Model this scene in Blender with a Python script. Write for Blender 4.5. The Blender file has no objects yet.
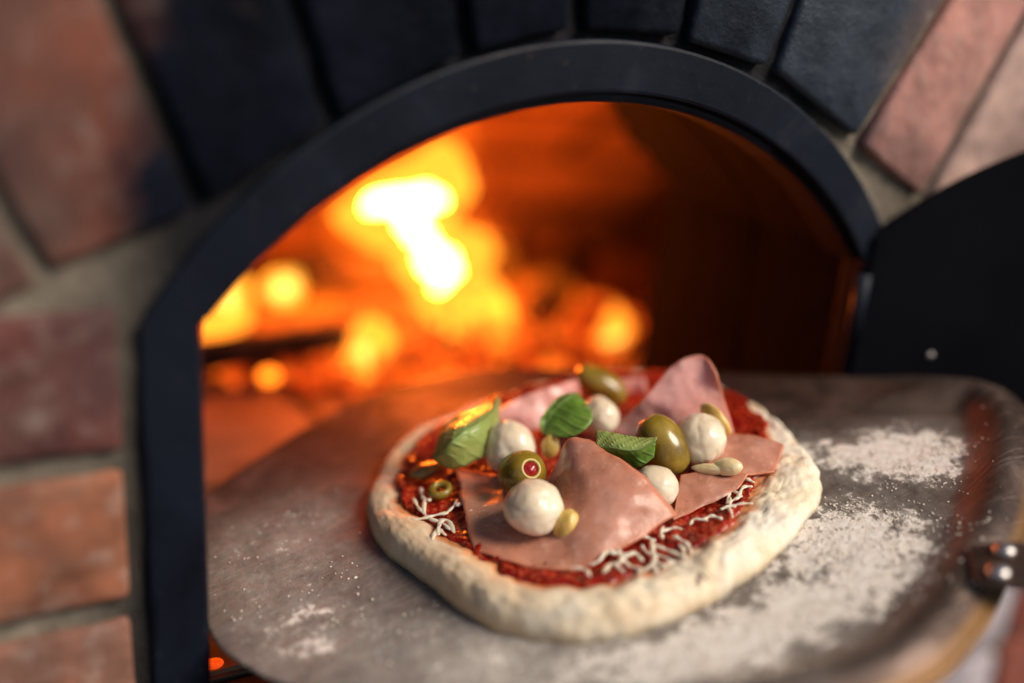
import bpy, bmesh, math, random
import numpy as np
from mathutils import Vector, Matrix, noise
random.seed(7); rng = np.random.default_rng(7)
sc = bpy.context.scene
col = sc.collection
SHEETS={
 'ham_front':[[(-0.0586, 0.0394, 0.019), (-0.0739, -0.0004, 0.0175), (-0.086, -0.0372, 0.015)], [(-0.0403, 0.0159, 0.018), (-0.0591, -0.0267, 0.017), (-0.0722, -0.062, 0.014)], [(-0.0239, -0.0101, 0.022), (-0.043, -0.0513, 0.02), (-0.054, -0.0827, 0.014)], [(-0.011, -0.0188, 0.046), (-0.0173, -0.0575, 0.037), (-0.0283, -0.0869, 0.016)], [(-0.0025, -0.0268, 0.047), (0.0053, -0.0616, 0.04), (0.0151, -0.0837, 0.018)]],
 'ham_sail':[[(0.0351, 0.0147, 0.018), (0.0521, -0.0094, 0.018), (0.0705, -0.0252, 0.018), (0.0972, -0.0355, 0.018)], [(0.0547, 0.0013, 0.04), (0.0664, -0.0075, 0.04), (0.0839, -0.0195, 0.04), (0.0955, -0.0281, 0.04)], [(0.0783, -0.0003, 0.056), (0.088, -0.0041, 0.061), (0.0956, -0.0111, 0.061), (0.0941, -0.0248, 0.055)]],
 'ham_right':[[(0.0852, -0.0312, 0.02), (0.0967, -0.0497, 0.021), (0.1049, -0.0682, 0.02)], [(0.0689, -0.0443, 0.019), (0.0813, -0.0628, 0.02), (0.096, -0.0753, 0.018)], [(0.0569, -0.0561, 0.017), (0.0696, -0.0736, 0.017), (0.0876, -0.0811, 0.016)]],
 'ham_wedge':[[(0.0391, -0.0557, 0.02), (0.057, -0.0651, 0.02), (0.0708, -0.0773, 0.019)], [(0.026, -0.0688, 0.018), (0.0396, -0.0774, 0.018), (0.0579, -0.0821, 0.018)], [(0.0126, -0.0822, 0.015), (0.024, -0.0817, 0.015), (0.0403, -0.0824, 0.015)]],
 'ham_back':[[(-0.0165, 0.0624, 0.018), (0.0038, 0.0483, 0.018), (0.0427, 0.0527, 0.018)], [(-0.0158, 0.0626, 0.028), (0.0086, 0.0539, 0.03), (0.0429, 0.0524, 0.03)], [(-0.0142, 0.0626, 0.034), (0.0144, 0.0597, 0.038), (0.0437, 0.0559, 0.038)]],
 'ham_far':[[(0.0703, 0.0542, 0.018), (0.0868, 0.0395, 0.018)], [(0.0738, 0.0545, 0.028), (0.0889, 0.0447, 0.028)]],
 'leaf_cup':[[(-0.0718, 0.0368, 0.034), (-0.0615, 0.0471, 0.042), (-0.0487, 0.0509, 0.046), (-0.0361, 0.0508, 0.047), (-0.0248, 0.0494, 0.047), (-0.0178, 0.0496, 0.05)], [(-0.0721, 0.0368, 0.032), (-0.067, 0.0259, 0.044), (-0.0571, 0.0244, 0.049), (-0.0448, 0.027, 0.05), (-0.0326, 0.0347, 0.049), (-0.0178, 0.0496, 0.05)], [(-0.0719, 0.0379, 0.03), (-0.0662, 0.0285, 0.028), (-0.0553, 0.0231, 0.029), (-0.0422, 0.0241, 0.031), (-0.0277, 0.0379, 0.036), (-0.0178, 0.0496, 0.05)]],
 'leaf_sharp':[[(-0.0102, 0.0133, 0.036), (-0.0073, 0.0193, 0.042), (0.002, 0.0216, 0.048), (0.014, 0.0231, 0.05), (0.0221, 0.021, 0.05)], [(-0.0097, 0.0129, 0.036), (-0.0009, 0.0179, 0.043), (0.0066, 0.0187, 0.0475), (0.0137, 0.0182, 0.05), (0.0221, 0.021, 0.05)], [(-0.0099, 0.0115, 0.036), (-0.0048, -0.0049, 0.04), (0.0042, -0.011, 0.044), (0.0158, -0.0045, 0.047), (0.0221, 0.021, 0.05)]],
 'leaf_fold':[[(0.0039, -0.0258, 0.05), (0.0102, -0.0357, 0.05), (0.0193, -0.0471, 0.049), (0.0268, -0.0529, 0.05)], [(-0.002, -0.0351, 0.046), (0.0029, -0.0429, 0.047), (0.0119, -0.0512, 0.046), (0.0241, -0.0555, 0.049)], [(0.0009, -0.0333, 0.042), (0.0061, -0.0369, 0.035), (0.0123, -0.0483, 0.032), (0.0225, -0.055, 0.039)]],
}
PTS= {'m1': (-0.029, 0.0204, 0.031), 'm2': (-0.051, -0.0434, 0.031), 'm3': (0.0332, 0.017, 0.03), 'm4': (0.0627, -0.0451, 0.03), 'm5': (0.016, -0.0633, 0.026), 'o1': (-0.038, -0.0091, 0.03), 'o2': (0.0409, -0.0383, 0.032), 'o3': (0.0624, 0.0583, 0.026), 'g1': (-0.0401, -0.0584, 0.022), 'g2': (0.08, -0.0381, 0.034), 'g3': (0.0548, -0.0653, 0.023), 'g3b': (0.062, -0.0706, 0.024), 'g4': (-0.0096, 0.0061, 0.03), 's1': (-0.0763, 0.0246, 0.018), 's2': (-0.0731, 0.0506, 0.018), 's3': (-0.0916, 0.0208, 0.016)}
AX= {'o1': [0.0338, -0.7807, 0.624], 'o2': [-0.1554, 0.6091, 0.7777], 'o3': [0.5747, -0.5855, -0.5717], 'g1': [0.3913, -0.0779, 0.917], 'g2': [0.1977, -0.7056, -0.6804]}
SHREDS= [[(-0.0877, 0.0233, 0.0165), (-0.0927, 0.0115, 0.0165), (-0.0939, 0.0023, 0.0165), (-0.0902, -0.0031, 0.0165), (-0.0879, -0.0136, 0.0165)], [(-0.0976, -0.0131, 0.0165), (-0.0906, -0.0053, 0.0165), (-0.0848, -0.005, 0.0165), (-0.0874, -0.0177, 0.0165)], [(-0.1014, -0.0159, 0.0165), (-0.0946, -0.0095, 0.0165), (-0.0923, -0.0161, 0.0165)], [(-0.0859, 0.0355, 0.0165), (-0.0863, 0.0262, 0.0165), (-0.083, 0.0222, 0.0165)], [(-0.0875, 0.0023, 0.0165), (-0.0779, 0.0086, 0.0165), (-0.0713, 0.0126, 0.0165)], [(-0.0925, 0.0299, 0.0165), (-0.0951, 0.0187, 0.0165), (-0.094, 0.0101, 0.0165)], [(-0.0443, -0.0891, 0.0165), (-0.0378, -0.0868, 0.0165), (-0.0309, -0.0824, 0.0165), (-0.0319, -0.0893, 0.0165)], [(-0.0344, -0.0818, 0.0165), (-0.029, -0.0805, 0.0165), (-0.0273, -0.0864, 0.0165), (-0.0315, -0.096, 0.0165)], [(-0.0338, -0.0974, 0.0165), (-0.027, -0.0932, 0.0165), (-0.0209, -0.0936, 0.0165), (-0.0217, -0.1017, 0.0165)], [(-0.0149, -0.0906, 0.0165), (-0.0144, -0.0988, 0.0165), (-0.0108, -0.106, 0.0165), (-0.0103, -0.117, 0.0165)], [(-0.0082, -0.0904, 0.0165), (-0.0075, -0.0999, 0.0165), (-0.0039, -0.1071, 0.0165), (-0.0035, -0.1181, 0.0165)], [(0.0052, -0.0954, 0.0165), (0.003, -0.1049, 0.0165), (0.0025, -0.1122, 0.0165)], [(-0.0184, -0.1127, 0.0165), (-0.0096, -0.1112, 0.0165), (-0.0079, -0.1188, 0.0165)], [(-0.0427, -0.0978, 0.0165), (-0.0367, -0.0962, 0.0165), (-0.0355, -0.1034, 0.0165)], [(-0.0157, -0.0855, 0.0165), (-0.0081, -0.0859, 0.0165), (-0.0057, -0.0923, 0.0165)], [(-0.0025, -0.1168, 0.0165), (-0.0047, -0.1276, 0.0165), (-0.0041, -0.1361, 0.0165)], [(0.003, -0.0878, 0.0165), (0.0086, -0.0876, 0.0165), (0.0124, -0.093, 0.0165)], [(-0.0274, -0.1077, 0.0165), (-0.0206, -0.1088, 0.0165), (-0.0214, -0.1165, 0.0165)], [(-0.053, -0.0834, 0.0165), (-0.0499, -0.0901, 0.0165), (-0.0494, -0.0967, 0.0165)], [(0.0524, -0.0876, 0.0165), (0.0612, -0.0832, 0.0165), (0.066, -0.0844, 0.0165)], [(0.0367, -0.0935, 0.0165), (0.0437, -0.0919, 0.0165), (0.0485, -0.0945, 0.0165)], [(0.0636, -0.0771, 0.0165), (0.0697, -0.0768, 0.0165), (0.0682, -0.0836, 0.0165)], [(0.0225, -0.0941, 0.0165), (0.0301, -0.0931, 0.0165), (0.0322, -0.0972, 0.0165)], [(0.0475, -0.0874, 0.0165), (0.0544, -0.0827, 0.0165), (0.0569, -0.0874, 0.0165)], [(0.0172, -0.0922, 0.0165), (0.0236, -0.0902, 0.0165), (0.0261, -0.0946, 0.0165)]]

# ------------------------------------------------------------------ helpers
def tag(o, label=None, cat=None, group=None, kind=None):
    if label: o['label'] = label
    if cat: o['category'] = cat
    if group: o['group'] = group
    if kind: o['kind'] = kind
    return o
def link(o, parent=None):
    col.objects.link(o)
    if parent: o.parent = parent
    return o
def empty(name, mat=None):
    o = bpy.data.objects.new(name, None); o.empty_display_size = .02
    if mat is not None: o.matrix_world = mat
    return link(o)
def mobj(name, verts, faces, mats, parent=None, smooth=True, mat=None, fmat=None):
    me = bpy.data.meshes.new(name)
    me.from_pydata([tuple(map(float, v)) for v in verts], [], [tuple(int(i) for i in f) for f in faces])
    for m in (mats if isinstance(mats, (list, tuple)) else [mats]): me.materials.append(m)
    if smooth: me.polygons.foreach_set('use_smooth', [True]*len(me.polygons))
    if fmat is not None: me.polygons.foreach_set('material_index', [int(i) for i in fmat])
    me.update()
    o = bpy.data.objects.new(name, me)
    if mat is not None: o.matrix_world = mat
    return link(o, parent)
def bobj(name, bm, mats, parent=None, smooth=True, mat=None):
    me = bpy.data.meshes.new(name); bmesh.ops.recalc_face_normals(bm, faces=bm.faces); bm.to_mesh(me); bm.free()
    for m in (mats if isinstance(mats, (list, tuple)) else [mats]): me.materials.append(m)
    if smooth: me.polygons.foreach_set('use_smooth', [True]*len(me.polygons))
    o = bpy.data.objects.new(name, me)
    if mat is not None: o.matrix_world = mat
    return link(o, parent)
def vattr(o, name, vals):
    a = o.data.attributes.new(name, 'FLOAT', 'POINT'); a.data.foreach_set('value', np.asarray(vals, np.float32))
def ss(a, b, x):
    t = np.clip((np.asarray(x, float)-a)/(b-a), 0, 1); return t*t*(3-2*t)
def nz(p, s, seed=0.): return noise.noise(Vector((p[0]*s+seed, p[1]*s-seed, p[2]*s+seed*.7)))
def fbm(p, s, oct=4, seed=0.): return noise.fractal(Vector((p[0]*s+seed, p[1]*s-seed, p[2]*s)), 1.0, 2.0, oct)
def catmull(P, n, closed=False):
    P = np.asarray(P, float); m = len(P); out = []
    segs = m if closed else m-1
    for t in np.linspace(0, segs, n, endpoint=not closed):
        i = min(int(t), segs-1); f = t-i
        if closed: p0, p1, p2, p3 = P[(i-1) % m], P[i % m], P[(i+1) % m], P[(i+2) % m]
        else:
            p1, p2 = P[i], P[i+1]
            p0 = P[i-1] if i > 0 else 2*p1-p2
            p3 = P[i+2] if i+2 < m else 2*p2-p1
        out.append(.5*((2*p1)+(p2-p0)*f+(2*p0-5*p1+4*p2-p3)*f*f+(3*p1-p0-3*p2+p3)*f**3))
    return np.array(out)
def tube(path, radii, n=10, cap=True):
    path = np.asarray(path, float); m = len(path)
    radii = np.broadcast_to(np.asarray(radii, float), (m,)) if np.ndim(radii) < 2 else radii
    V = []; F = []; up = None
    for i in range(m):
        t = path[min(i+1, m-1)]-path[max(i-1, 0)]; t /= np.linalg.norm(t)+1e-12
        if up is None:
            up = np.array([0, 0, 1.]) if abs(t[2]) < .9 else np.array([1., 0, 0])
        a = np.cross(t, up); a /= np.linalg.norm(a); b = np.cross(a, t); up = b
        for k in range(n):
            an = 2*math.pi*k/n; V.append(path[i]+radii[i]*(math.cos(an)*a+math.sin(an)*b))
    for i in range(m-1):
        for k in range(n):
            k2 = (k+1) % n; F.append((i*n+k, i*n+k2, (i+1)*n+k2, (i+1)*n+k))
    if cap: F += [tuple(range(n))[::-1], tuple((m-1)*n+k for k in range(n))]
    return V, F
def frame_to(axis):
    return Vector(axis).to_track_quat('Z', 'Y').to_matrix().to_4x4()

# ------------------------------------------------------------------ materials
class NT:
    def __init__(s, name):
        s.m = bpy.data.materials.new(name); s.m.use_nodes = True; s.t = s.m.node_tree; s.n = s.t.nodes; s.n.clear()
        s.out = s.n.new('ShaderNodeOutputMaterial')
    def node(s, typ, ins=None, **kw):
        nd = s.n.new('ShaderNode'+typ)
        for k, v in kw.items(): setattr(nd, k, v)
        for k, v in (ins or {}).items(): s.set(nd.inputs[k], v)
        return nd
    def set(s, sock, v):
        if isinstance(v, bpy.types.NodeSocket): s.t.links.new(v, sock)
        elif isinstance(v, (tuple, list)) and len(v) == 3 and sock.type == 'RGBA': sock.default_value = (*v, 1)
        else: sock.default_value = v
    def coord(s, scale=(1, 1, 1), loc=(0, 0, 0)):
        c = s.node('TexCoord'); mp = s.node('Mapping', {'Scale': scale, 'Location': loc}); s.set(mp.inputs['Vector'], c.outputs['Object']); return mp.outputs[0]
    def noise(s, scale, detail=4, rough=.55, vec=None, dist=0.):
        nd = s.node('TexNoise', {'Scale': scale, 'Detail': detail, 'Roughness': rough, 'Distortion': dist})
        s.set(nd.inputs['Vector'], vec if vec is not None else s.coord()); return nd.outputs['Fac']
    def voro(s, scale, vec=None, feature='F1'):
        nd = s.node('TexVoronoi', {'Scale': scale}, feature=feature); s.set(nd.inputs['Vector'], vec if vec is not None else s.coord()); return nd.outputs['Distance']
    def ramp(s, fac, stops, interp='LINEAR'):
        nd = s.node('ValToRGB'); e = nd.color_ramp.elements; nd.color_ramp.interpolation = interp
        while len(e) < len(stops): e.new(.5)
        for el, (p, c) in zip(e, stops): el.position = p; el.color = (*c, 1) if not np.isscalar(c) else (c, c, c, 1)
        s.set(nd.inputs['Fac'], fac); return nd.outputs['Color']
    def mix(s, fac, a, b, blend='MIX'):
        nd = s.node('Mix', data_type='RGBA', blend_type=blend); s.set(nd.inputs[0], fac); s.set(nd.inputs[6], a); s.set(nd.inputs[7], b); return nd.outputs[2]
    def math(s, op, a, b=0., c=0., clamp=False):
        nd = s.node('Math', operation=op, use_clamp=clamp); s.set(nd.inputs[0], a); s.set(nd.inputs[1], b); s.set(nd.inputs[2], c); return nd.outputs[0]
    def attr(s, name): return s.node('Attribute', attribute_name=name)
    def bump(s, h, strength=.4, dist=.001, normal=None):
        nd = s.node('Bump', {'Height': h, 'Strength': strength, 'Distance': dist})
        if normal is not None: s.set(nd.inputs['Normal'], normal)
        return nd.outputs[0]
    def bsdf(s, color, rough=.5, metal=0., spec=.5, normal=None, sss=0., sssr=(1, .4, .2), sscale=.004, coat=0., trans=0.):
        b = s.node('BsdfPrincipled', {'Base Color': color, 'Roughness': rough, 'Metallic': metal, 'Specular IOR Level': spec,
            'Subsurface Weight': sss, 'Subsurface Radius': sssr, 'Subsurface Scale': sscale, 'Coat Weight': coat, 'Coat Roughness': .15})
        if normal is not None: s.set(b.inputs['Normal'], normal)
        return b.outputs[0]
    def done(s, sh): s.t.links.new(sh, s.out.inputs['Surface']); return s.m

def m_brick():
    s = NT('sooty_brick'); a = s.attr('bcol'); c = s.coord()
    n1 = s.noise(22, 6, .65, c); n2 = s.noise(70, 5, .6, c); n3 = s.noise(9, 3, .5, c)
    v = s.mix(1., a.outputs['Color'], s.ramp(n1, [(.25, (.38, .34, .33)), (.5, (.95, .95, .95)), (.75, (1.6, 1.5, 1.42))]), 'MULTIPLY')
    v = s.mix(s.math('MULTIPLY', s.ramp(n2, [(.52, 0.), (.72, 1.)]), .45), v, (.42, .33, .28))
    v = s.mix(s.math('MULTIPLY', s.ramp(n3, [(.5, 0.), (.68, 1.)]), .7), v, (.06, .035, .032))
    n4 = s.noise(12, 6, .7, c, 1.); v = s.mix(s.math('MULTIPLY', s.ramp(n4, [(.48, 0.), (.66, 1.)]), .3), v, s.mix(1., s.ramp(n2, [(.3, (.24, .18, .13)), (.7, (.46, .37, .30))]), s.mix(.55, a.outputs['Color'], (1, 1, 1)), 'MULTIPLY'))
    soot = s.math('ADD', a.outputs['Alpha'], s.math('MULTIPLY', s.math('SUBTRACT', n1, .5), 1.1), clamp=True)
    soot = s.ramp(soot, [(.2, 0.), (.8, 1.)])
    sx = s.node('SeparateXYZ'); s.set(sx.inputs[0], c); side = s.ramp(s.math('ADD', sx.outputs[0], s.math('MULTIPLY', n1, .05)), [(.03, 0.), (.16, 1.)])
    sc_ = s.mix(side, s.ramp(n1, [(.3, (.002, .0025, .005)), (.7, (.007, .009, .017))]), s.ramp(n1, [(.3, (.006, .009, .015)), (.7, (.034, .048, .070))]))  # soot bluer and lighter towards the right: sky sheen painted in
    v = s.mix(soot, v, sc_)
    r = s.mix(soot, (.85, .85, .85), s.ramp(n1, [(.3, .38), (.7, .6)]))
    nr = s.bump(s.math('ADD', n1, s.math('MULTIPLY', n2, .6)), .6, .004)
    b = s.n.new('ShaderNodeBsdfPrincipled'); s.set(b.inputs['Base Color'], v); s.set(b.inputs['Roughness'], r); s.set(b.inputs['Normal'], nr)
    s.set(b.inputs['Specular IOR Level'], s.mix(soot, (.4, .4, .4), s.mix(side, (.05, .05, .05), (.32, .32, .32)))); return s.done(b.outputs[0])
def m_mortar():
    s = NT('mortar'); a = s.attr('bcol'); c = s.coord(); n = s.noise(60, 6, .7, c); n2 = s.noise(14, 3, .5, c)
    v = s.ramp(n, [(.3, (.12, .10, .075)), (.7, (.30, .25, .19))])
    v = s.mix(s.ramp(n2, [(.45, 0.), (.75, .6)]), v, (.07, .055, .045))
    v = s.mix(a.outputs['Alpha'], v, (.005, .005, .007))
    return s.done(s.bsdf(v, .9, 0, .3, s.bump(n, .8, .004)))
def m_iron():
    s = NT('black_iron'); c = s.coord(); n = s.noise(16, 5, .6, c); n2 = s.noise(140, 3, .6, c)
    n3 = s.noise(7, 5, .65, c, .8)
    v = s.ramp(n3, [(.35, (.003, .004, .009)), (.55, (.007, .010, .019)), (.72, (.024, .029, .042))])
    v = s.mix(s.math('MULTIPLY', s.ramp(n2, [(.62, 0.), (.78, 1.)]), .3), v, (.09, .07, .055))
    return s.done(s.bsdf(v, s.ramp(n, [(.3, .40), (.75, .6)]), 0., .16, s.bump(n2, .25, .001)))
def m_door():
    s = NT('black_door_plate'); n = s.noise(12, 4, .6)
    return s.done(s.bsdf(s.ramp(n, [(.3, (.002, .002, .004)), (.8, (.006, .006, .009))]), .7, 0, .08, s.bump(n, .2, .002)))
def m_throat():
    s = NT('sooty_firebrick'); c = s.coord(); n = s.noise(12, 4, .6, c)
    v = s.ramp(n, [(.35, (.002, .0015, .0015)), (.75, (.007, .0045, .004))])
    return s.done(s.bsdf(v, .95, 0, .05, s.bump(n, .6, .01)))
def m_dome():
    s = NT('oven_firebrick'); c = s.coord()
    br = s.node('TexBrick', {'Color1': (.55, .34, .2), 'Color2': (.32, .18, .11), 'Mortar': (.07, .045, .03), 'Scale': 1., 'Brick Width': .16, 'Row Height': .075, 'Mortar Size': .006, 'Mortar Smooth': .3})
    sep = s.node('SeparateXYZ'); s.set(sep.inputs[0], c)
    cb = s.node('CombineXYZ'); s.set(cb.inputs[0], s.math('ADD', sep.outputs[0], sep.outputs[1])); s.set(cb.inputs[1], sep.outputs[2])
    s.set(br.inputs['Vector'], cb.outputs[0])
    n = s.noise(7, 4, .6, c)
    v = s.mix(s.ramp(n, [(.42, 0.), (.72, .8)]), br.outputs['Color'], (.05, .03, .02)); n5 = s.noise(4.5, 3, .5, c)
    v = s.mix(s.ramp(s.math('SUBTRACT', s.math('ADD', s.math('MULTIPLY', sep.outputs[0], 1.6), n5), .95), [(.20, 0.), (.52, .94)]), v, (.010, .007, .005))  # shade painted into the right side of the dome
    return s.done(s.bsdf(v, .9, 0, .2, s.bump(n, .5, .01)))
def m_hearth():
    s = NT('hearth_tile'); c = s.coord(); n = s.noise(18, 5, .65, c); n2 = s.noise(5, 3, .5, c)
    v = s.ramp(n, [(.3, (.14, .08, .05)), (.7, (.32, .20, .13))])
    v = s.mix(s.ramp(n2, [(.4, 0.), (.7, .7)]), v, (.05, .035, .03))
    return s.done(s.bsdf(v, .75, 0, .3, s.bump(n, .5, .003)))
def m_emit(name, c, st, alpha=1., noisy=None):
    s = NT(name); cc = c
    if noisy: cc = s.ramp(s.noise(noisy, 3, .5), [(.3, tuple(x*.45 for x in c)), (.6, c)])
    e = s.node('Emission', {'Color': cc, 'Strength': st}).outputs[0]
    if alpha < 1:
        mx = s.node('AddShader'); s.set(mx.inputs[0], s.node('BsdfTransparent').outputs[0]); s.set(mx.inputs[1], e); e = mx.outputs[0]
    return s.done(e)
def m_ember():
    s = NT('glowing_embers'); c = s.coord(); n = s.noise(26, 4, .6, c)
    k = s.ramp(n, [(.38, (.02, .0, .0)), (.52, (.55, .04, .002)), (.70, (1., .20, .012))])
    b = s.node('BsdfPrincipled', {'Base Color': (.03, .022, .02), 'Roughness': .9, 'Emission Strength': 1.9}); s.set(b.inputs['Emission Color'], k)
    return s.done(b.outputs[0])
def m_log():
    s = NT('charred_wood'); c = s.coord((1, 1, 1)); n = s.noise(40, 4, .6, c)
    v = s.ramp(n, [(.35, (.012, .010, .009)), (.7, (.06, .04, .03))])
    return s.done(s.bsdf(v, .9, 0, .2, s.bump(n, .8, .004)))
def m_steel():
    s = NT('floured_steel'); c = s.coord(); fl = s.attr('flour').outputs['Fac']; rim = s.attr('rim').outputs['Fac']; ed = s.attr('edge').outputs['Fac']
    n1 = s.noise(30, 6, .65, c); n2 = s.noise(13, 6, .68, c, 1.2); st_ = s.noise(22, 4, .6, s.coord((1, 2.2, 1)), 1.5); nf = s.noise(170, 5, .7, c); nf2 = s.noise(64, 6, .72, c, .25)
    base = s.ramp(n2, [(.3, (.026, .017, .014)), (.5, (.072, .046, .037)), (.72, (.20, .14, .115))])
    base = s.mix(s.math('MULTIPLY', s.ramp(n1, [(.5, 0.), (.7, 1.)]), .5), base, (.13, .075, .05))
    base = s.mix(s.math('MULTIPLY', rim, .6), base, (.21, .135, .095))  # heat tint plus the oven's brown reflection, painted on the rim
    base = s.mix(s.math('MULTIPLY', ed, .8), base, (.30, .15, .045))  # warm golden reflection painted along the near outer edge
    r = s.math('ADD', .38, s.math('MULTIPLY', n1, .25))
    # flour dust lies where its mask is high, broken up by two scales of noise
    k = s.math('ADD', s.math('MULTIPLY', nf, .75), s.math('ADD', s.math('MULTIPLY', nf2, 1.25), s.math('MULTIPLY', st_, .35)))
    k = s.math('ADD', s.math('SUBTRACT', k, 1.62), s.math('MULTIPLY', fl, .66))
    k = s.ramp(k, [(.0, 0.), (.13, .8), (.32, 1.)])
    du = s.attr('dust').outputs['Fac']
    scr = s.ramp(s.noise(34, 3, .6, s.coord((1, 14, 1), (3, 1, 0)), .2), [(.56, 0.), (.66, 1.)])
    base = s.mix(s.math('MULTIPLY', scr, .35), base, (.34, .25, .21))
    k = s.math('ADD', k, s.math('MULTIPLY', du, s.math('ADD', -.22, s.math('MULTIPLY', s.noise(22, 4, .6, c, .6), 1.25))), clamp=True)
    film = s.math('ADD', s.math('MULTIPLY', k, .86), s.math('ADD', s.math('MULTIPLY', fl, .16), s.math('MULTIPLY', s.math('SUBTRACT', nf2, .36, clamp=True), s.math('MULTIPLY', fl, 1.2))), clamp=True)
    met = s.bsdf(base, r, .70, .5, s.bump(n1, .18, .001))
    flo = s.bsdf(s.ramp(nf, [(.3, (.66, .57, .48)), (.7, (.90, .84, .77))]), .95, 0, .1, s.bump(nf, .9, .0014))
    mx = s.node('MixShader'); s.set(mx.inputs[0], film); s.set(mx.inputs[1], met); s.set(mx.inputs[2], flo)
    return s.done(mx.outputs[0])
def m_plain(name, c1, c2, rough=.5, metal=0., scale=60, spec=.5, sss=0., sscale=.004, sssr=(1, .4, .2), bs=.3, bd=.0008, coat=0., lo=.35, hi=.65, detail=4):
    s = NT(name); n = s.noise(scale, detail, .6)
    v = s.ramp(n, [(lo, c1), (hi, c2)])
    return s.done(s.bsdf(v, rough, metal, spec, s.bump(n, bs, bd), sss, sssr, sscale, coat))
def m_crust():
    s = NT('pizza_dough'); c = s.coord(); st = s.attr('stain').outputs['Fac']; tn = s.attr('rim_tan').outputs['Fac']
    n1 = s.noise(55, 5, .6, c); n2 = s.noise(210, 4, .6, c); n3 = s.noise(24, 3, .5, c)
    v = s.ramp(n1, [(.32, (.70, .52, .33)), (.5, (.82, .68, .48)), (.68, (.88, .79, .63))])
    v = s.mix(s.ramp(n3, [(.5, 0.), (.72, .45)]), v, (.86, .82, .75))
    v = s.mix(s.math('MULTIPLY', tn, .9), v, (.62, .36, .15))  # browner tone on the left rim
    k = s.math('ADD', st, s.math('MULTIPLY', s.math('SUBTRACT', n1, .5), 1.3), clamp=True)
    v = s.mix(s.ramp(k, [(.35, 0.), (.75, .9)]), v, (.62, .20, .05))
    return s.done(s.bsdf(v, .75, 0, .3, s.bump(s.math('ADD', n1, s.math('MULTIPLY', n2, .6)), .35, .0012), .2, (1, .6, .35), .004))
def m_sauce():
    s = NT('tomato_sauce'); c = s.coord(); n = s.noise(230, 4, .6, c); n2 = s.noise(60, 4, .6, c); vo = s.voro(330, c)
    v = s.ramp(n2, [(.3, (.12, .003, .002)), (.5, (.28, .008, .004)), (.7, (.42, .035, .008))])
    v = s.mix(s.ramp(vo, [(.15, .55), (.5, 0.)]), v, (.66, .15, .05))
    return s.done(s.bsdf(v, .27, 0, .45, s.bump(n, .5, .001), .1, (1, .2, .1), .002))
def m_ham(name, k):
    s = NT(name); c = s.coord(); n = s.noise(45, 5, .6, c); n2 = s.noise(190, 4, .65, c)
    v = s.ramp(n, [(.3, (.44, .175, .105)), (.55, (.53, .235, .155)), (.75, (.63, .33, .245))] if k == 0 else [(.3, (.60, .29, .245)), (.55, (.70, .38, .33)), (.75, (.80, .50, .46))])  # second ramp puts sky light on the upright slices into the colour
    v = s.mix(s.math('MULTIPLY', s.ramp(n2, [(.56, 0.), (.72, 1.)]), .3), v, (.86, .62, .52))
    rim = s.attr('rim').outputs['Fac']
    v = s.mix(s.math('MULTIPLY', rim, .7), v, (.60, .20, .10))
    return s.done(s.bsdf(v, s.ramp(n, [(.3, .22), (.7, .42)]), 0, .5, s.bump(s.math('ADD', n, n2), .4, .001), .3, (1, .4, .3), .004))
def m_leaf():
    s = NT('basil_leaf'); a = s.attr('vein').outputs['Fac']; c = s.coord(); n = s.noise(120, 4, .6, c); pale = s.attr('pale').outputs['Fac']
    v = s.ramp(n, [(.3, (.08, .22, .015)), (.7, (.25, .47, .07))])
    v = s.mix(s.math('MULTIPLY', pale, .8), v, (.50, .54, .17))
    v = s.mix(s.math('MULTIPLY', a, .8), v, (.36, .50, .17))
    b = s.bsdf(v, .30, 0, .6, s.bump(s.math('SUBTRACT', n, s.math('MULTIPLY', a, 1.2)), .8, .0012), 0)
    tr = s.node('BsdfTranslucent', {'Color': (.35, .50, .05)}).outputs[0]
    mx = s.node('MixShader', {0: .3}); s.set(mx.inputs[1], b); s.set(mx.inputs[2], tr)
    return s.done(mx.outputs[0])
def m_olive():
    s = NT('green_olive'); c = s.coord(); n = s.noise(60, 4, .6, c); n2 = s.noise(420, 2, .5, c)
    v = s.ramp(n, [(.3, (.15, .085, .008)), (.55, (.27, .175, .018)), (.75, (.38, .26, .04))])
    v = s.mix(s.math('MULTIPLY', s.ramp(n2, [(.62, 0.), (.7, 1.)]), .25), v, (.42, .36, .12))
    return s.done(s.bsdf(v, .25, 0, .5, s.bump(n, .15, .001), .15, (1, .8, .2), .003, .3))
BRICK, MORTAR, IRON, THROAT, DOME, HEARTH = m_brick(), m_mortar(), m_iron(), m_throat(), m_dome(), m_hearth()
STEEL, CRUST, SAUCE, HAM, HAM_SKYLIT, LEAF, OLIVE = m_steel(), m_crust(), m_sauce(), m_ham('cooked_ham', 0), m_ham('skylit_ham', 1), m_leaf(), m_olive()
EMBER, LOG, DOORM = m_ember(), m_log(), m_door()
FLOUR = m_plain('loose_flour', (.72, .62, .50), (.90, .84, .75), .95, scale=300, spec=.1)
MOZZ = m_plain('mozzarella', (.74, .56, .36), (.87, .77, .60), .22, scale=17, sss=.45, sscale=.006, sssr=(1, .75, .5), bs=.1, bd=.001, coat=.35)
SHRED = m_plain('shredded_cheese', (.82, .66, .48), (.90, .80, .64), .4, scale=200, sss=.4, sscale=.002)
PIMENTO = m_plain('pimento', (.22, .004, .006), (.42, .012, .012), .2, scale=120, coat=.5)
OLIVE_FLESH = m_plain('olive_flesh', (.50, .38, .10), (.66, .52, .20), .35, scale=150, sss=.2)
GARLIC = m_plain('garlic', (.62, .38, .06), (.78, .56, .18), .38, scale=90, sss=.25, sscale=.003, coat=.2)
GARLIC_PALE = m_plain('pale_garlic', (.72, .54, .24), (.82, .68, .42), .4, scale=90, sss=.25, sscale=.003)
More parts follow.
